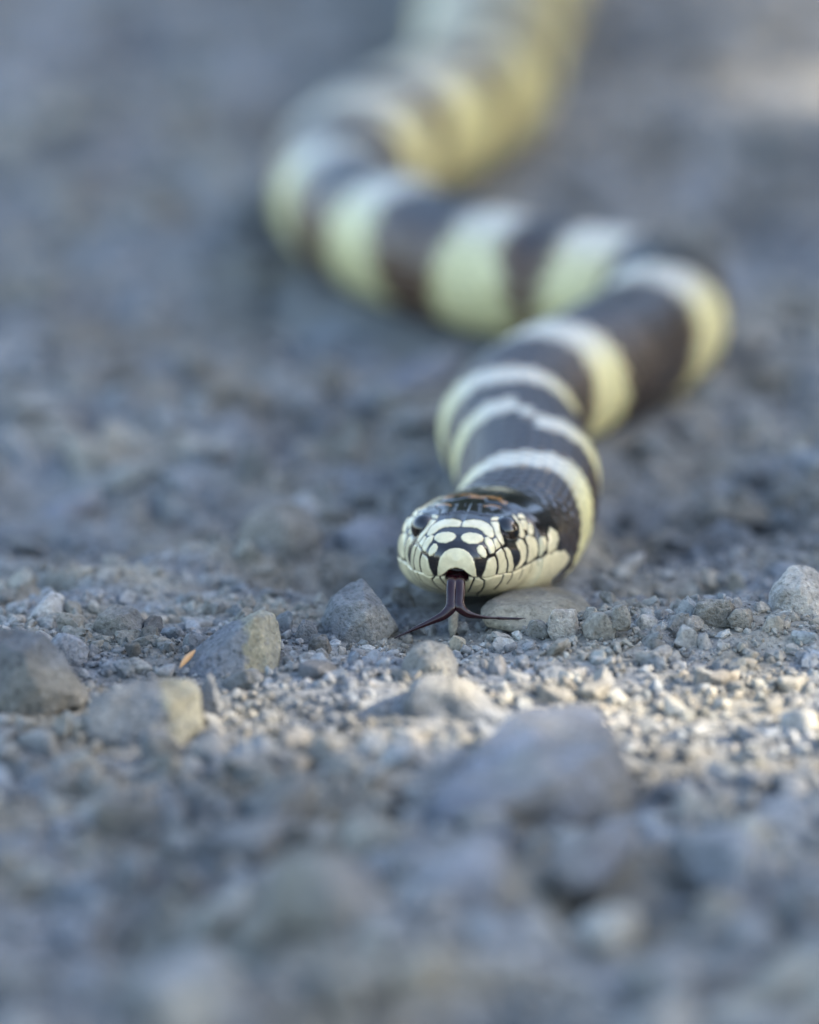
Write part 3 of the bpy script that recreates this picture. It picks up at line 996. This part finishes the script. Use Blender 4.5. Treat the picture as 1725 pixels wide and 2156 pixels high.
pale = pale * (1 - aft * np.array([.18, .20, .34]))              # yellower towards the middle of the body
dark = dark * (1 - aft) + np.array([.075, .052, .03]) * aft
pale = pale * (1 + .10 * fbm(np.stack([sc_ * 3.1, tc_ * 3.0, sc_ * 0 + 5], -1), 2))[..., None]
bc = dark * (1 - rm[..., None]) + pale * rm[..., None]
bc = bc * (1 - edge_tan[..., None]) + np.array([.20, .12, .05]) * edge_tan[..., None]
bc = bc * (1 - .75 * spot[..., None]) + cream * .75 * spot[..., None]
dome = sstep(0, .34, edge)
bc = bc * (.42 + .58 * sstep(0, .14, edge))[..., None]
relb = .034 * dome * sstep(2.1, 2.9, SG) * sstep(2.9, 2.4, np.abs(TH))
cols = bc.copy()
hb_n = HB[hm] + .10 * fbm(np.stack([HB[hm] * 2, TH[hm] * 3, HB[hm] * 0], -1), 2)
blend = sstep(2.10, 2.16, hb_n)
under = is_jaw & (HB[hm] < 2.9)
blend = np.where(under, sstep(2.22, 2.30, hb_n + .18 * np.cos(TH[hm] * 9)), blend)
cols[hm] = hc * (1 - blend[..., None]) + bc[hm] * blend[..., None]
rel = relb.copy()
rel[hm] += relief * (1 - blend)
gloss = sstep(3.2, 1.8, SG)

# outward direction of the cross-section, to raise the scales along
ox, oz = np.gradient(lz, axis=1), -np.gradient(lx, axis=1)
ln = np.sqrt(ox ** 2 + oz ** 2) + 1e-9
ox, oz = -ox / ln, -oz / ln
flip = np.sign(ox * lx + oz * (lz + .05))
ox, oz = ox * flip, oz * flip
fr = sstep(.12, 0.0, SG)                       # at the snout tip the skin faces forward
back = np.zeros_like(SG)
gp = np.zeros_like(SG); gp[hm] = gape
back += .16 * sstep(-6, 30, gp) * (SG < .6) * hm[:, None]
fl = -rel * fr
lx2 = lx + rel * ox * (1 - fr)
lz2 = lz + rel * oz * (1 - fr)
lb = back + np.clip(fl, -.05, .12)
verts = (axis[:, None, :] + side[:, None, :] * (lx2 * CM)[..., None] + upv[:, None, :] * (lz2 * CM)[..., None] + tan[:, None, :] * (lb * CM)[..., None])
nr = len(SS)
ii = np.arange(nr * NA).reshape(nr, NA)
q = np.stack([ii[:-1], np.roll(ii[:-1], -1, 1), np.roll(ii[1:], -1, 1), ii[1:]], -1).reshape(-1, 4)
me = mesh_np('body', verts.reshape(-1, 3), q)
bm = bmesh.new()
bm.from_mesh(me)
bm.verts.ensure_lookup_table()
bmesh.ops.contextual_create(bm, geom=[bm.verts[k] for k in range(NA)])
bmesh.ops.contextual_create(bm, geom=[bm.verts[(nr - 1) * NA + k] for k in range(NA)])
bmesh.ops.recalc_face_normals(bm, faces=bm.faces)
for fc in bm.faces:
    fc.smooth = True
bm.to_mesh(me)
bm.free()
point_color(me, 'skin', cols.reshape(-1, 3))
point_color(me, 'gloss', gloss.ravel())
snake = bpy.data.objects.new('snake', None)
snake.empty_display_size = .02
scene.collection.objects.link(snake)
tag(snake, 'black and cream banded snake crawling towards the lens with its forked tongue out', 'snake')
link('body', me, MAT_SKIN, snake)

# head frame for eyes and tongue
E_B = -HF
E_X = np.cross(E_B, [0, 0, 1.0]); E_X /= np.linalg.norm(E_X)
E_Z = np.cross(E_X, E_B)


def hp(x, b, z):
    return NOSE + (E_X * x + E_B * b + E_Z * z) * CM


ve, fe = ico(4)
for sgn in (1, -1):
    c = hp(sgn * (EYE[0] - .058), EYE[1], EYE[2])
    m_ = mesh_np('eye', ve * np.array([.182, .182, .188]) * CM, fe)
    dv = ve @ (np.array([E_X * sgn * .93 + HF * .36])[0])
    iris = np.where((dv > .72) & (dv < .90), 1.0, 0.0)
    point_color(m_, 'iris', np.array([.006, .005, .005])[None] * (1 - iris[:, None]) + np.array([.022, .012, .006])[None] * iris[:, None])
    o = link('eye', m_, MAT_EYE, snake)
    o.location = c


def tube(pts, wid, thk, nseg=12, per=10, flat_dir=None):
    P = catmull(np.array(pts), per)
    t = np.linspace(0, 1, len(P))
    W_ = np.interp(t, np.linspace(0, 1, len(wid)), wid)
    K_ = np.interp(t, np.linspace(0, 1, len(thk)), thk)
    T_ = np.gradient(P, axis=0)
    T_ /= np.linalg.norm(T_, axis=1)[:, None]
    ref = np.array([1.0, 0, 0]) if flat_dir is None else flat_dir
    vs = []
    for i in range(len(P)):
        n_ = np.cross(T_[i], ref)
        if np.linalg.norm(n_) < .25:
            n_ = np.cross(T_[i], [0, 0, 1.0])
        n_ /= np.linalg.norm(n_)
        s_ = np.cross(n_, T_[i])
        for k in range(nseg):
            a = k / nseg * math.tau
            vs.append(P[i] + s_ * math.cos(a) * W_[i] + n_ * math.sin(a) * K_[i])
    fs = []
    for i in range(len(P) - 1):
        for k in range(nseg):
            fs.append((i * nseg + k, i * nseg + (k + 1) % nseg, (i + 1) * nseg + (k + 1) % nseg, (i + 1) * nseg + k))
    fs.append(tuple(range(nseg))[::-1])
    fs.append(tuple(range((len(P) - 1) * nseg, len(P) * nseg)))
    return vs, fs


def za(x, y):   # reading units of the close view of the head -> photograph units
    return (1180 + x / 2.537) * .69, (1440 + y / 2.537) * .69


TV, TF = [], []
ny_ = NOSE[1]
for pts, w_ in (([(515, 800, .25), (508, 850, -.12), (503, 930, -.24), (500, 1000, -.30), (496, 1050, -.33), (445, 1108, -.36), (330, 1165, -.38), (200, 1222, -.40), (60, 1290, -.42)], (.058, .062, .060, .058, .066, .052, .032, .018, .006)),
                ([(560, 800, .25), (566, 850, -.12), (568, 930, -.24), (562, 1000, -.30), (568, 1045, -.33), (622, 1096, -.34), (720, 1122, -.32), (880, 1133, -.26), (1130, 1138, -.16)], (.058, .062, .060, .058, .062, .046, .030, .017, .005))):
    P = [at_y(*za(x, y), ny_ + d * CM) for x, y, d in pts]
    w_ = np.array(w_) * CM * 1.16
    v_, f_ = tube(P, w_, np.maximum(w_ * .62, .00005), 14, 10)
    TF += [tuple(i + len(TV) for i in f) for f in f_]
    TV += v_
link('tongue', mesh_np('tongue', TV, TF), MAT_TONGUE, snake)

# ------------------------------------------------------------------ unseen leaf screen added on the right, cut to shade all but sunlit strips
g = np.random.default_rng(77)
n = 46000
lx_ = g.uniform(2.2, 2.8, n)
ly_ = g.uniform(-1.0, 1.7, n)
lz_ = g.uniform(0.02, 1.9, n)
off_y = math.tan(SUN_AZ) * lx_          # where each leaf's shade lands across the view
land = ly_ - off_y
far_x = lx_ - lz_ / math.tan(SUN_EL)      # how far across the view that is
gap1 = (land > -.092) & (land < -.016) & ((far_x > -.010) | ((far_x > -.034) & (g.random(n) < .78)) | (g.random(n) < .45))
gap2 = (land > .33) & (land < .62) & (far_x > .030)
keep = ~(gap1 | gap2)
lx_, ly_, lz_ = lx_[keep], ly_[keep], lz_[keep]
n = len(lx_)
u = g.normal(size=(n, 3)); u /= np.linalg.norm(u, axis=1)[:, None]
v = np.cross(u, g.normal(size=(n, 3))); v /= np.linalg.norm(v, axis=1)[:, None]
c = np.stack([lx_, ly_, lz_], -1)
sz = g.uniform(.022, .042, n)[:, None]
lv = np.stack([c - u * sz * 1.3, c + v * sz * .6, c + u * sz * 1.3, c - v * sz * .6], 1).reshape(-1, 3)
me = mesh_np('hedge', lv, np.arange(n * 4).reshape(-1, 4))
tag(link('undergrowth', me, MAT_LEAF), 'green undergrowth beside the track, out of view on the right', 'undergrowth', kind='stuff')

# trees standing behind the track, above the view: their dark green shows only as reflections on the wet-looking scales
g = np.random.default_rng(78)
n = 9000
az = g.uniform(R(15), R(94), n)
rad = g.uniform(6.5, 8.5, n)
top = 3.6 + 1.3 * vnoise(np.stack([az * 5, az * 0, az * 0], -1)) + .6 * vnoise(np.stack([az * 17, az * 0, az * 0], -1))
c = np.stack([rad * np.cos(az), rad * np.sin(az), top * g.random(n) ** .8], -1)
u = g.normal(size=(n, 3)); u /= np.linalg.norm(u, axis=1)[:, None]
v = np.cross(u, g.normal(size=(n, 3))); v /= np.linalg.norm(v, axis=1)[:, None]
sz = g.uniform(.10, .20, n)[:, None]
lv = np.stack([c - u * sz * 1.3, c + v * sz * .6, c + u * sz * 1.3, c - v * sz * .6], 1).reshape(-1, 3)
me = mesh_np('treeline', lv, np.arange(n * 4).reshape(-1, 4))
tag(link('treeline', me, MAT_LEAF), 'far green treeline behind the track, above the view', 'trees', kind='stuff')
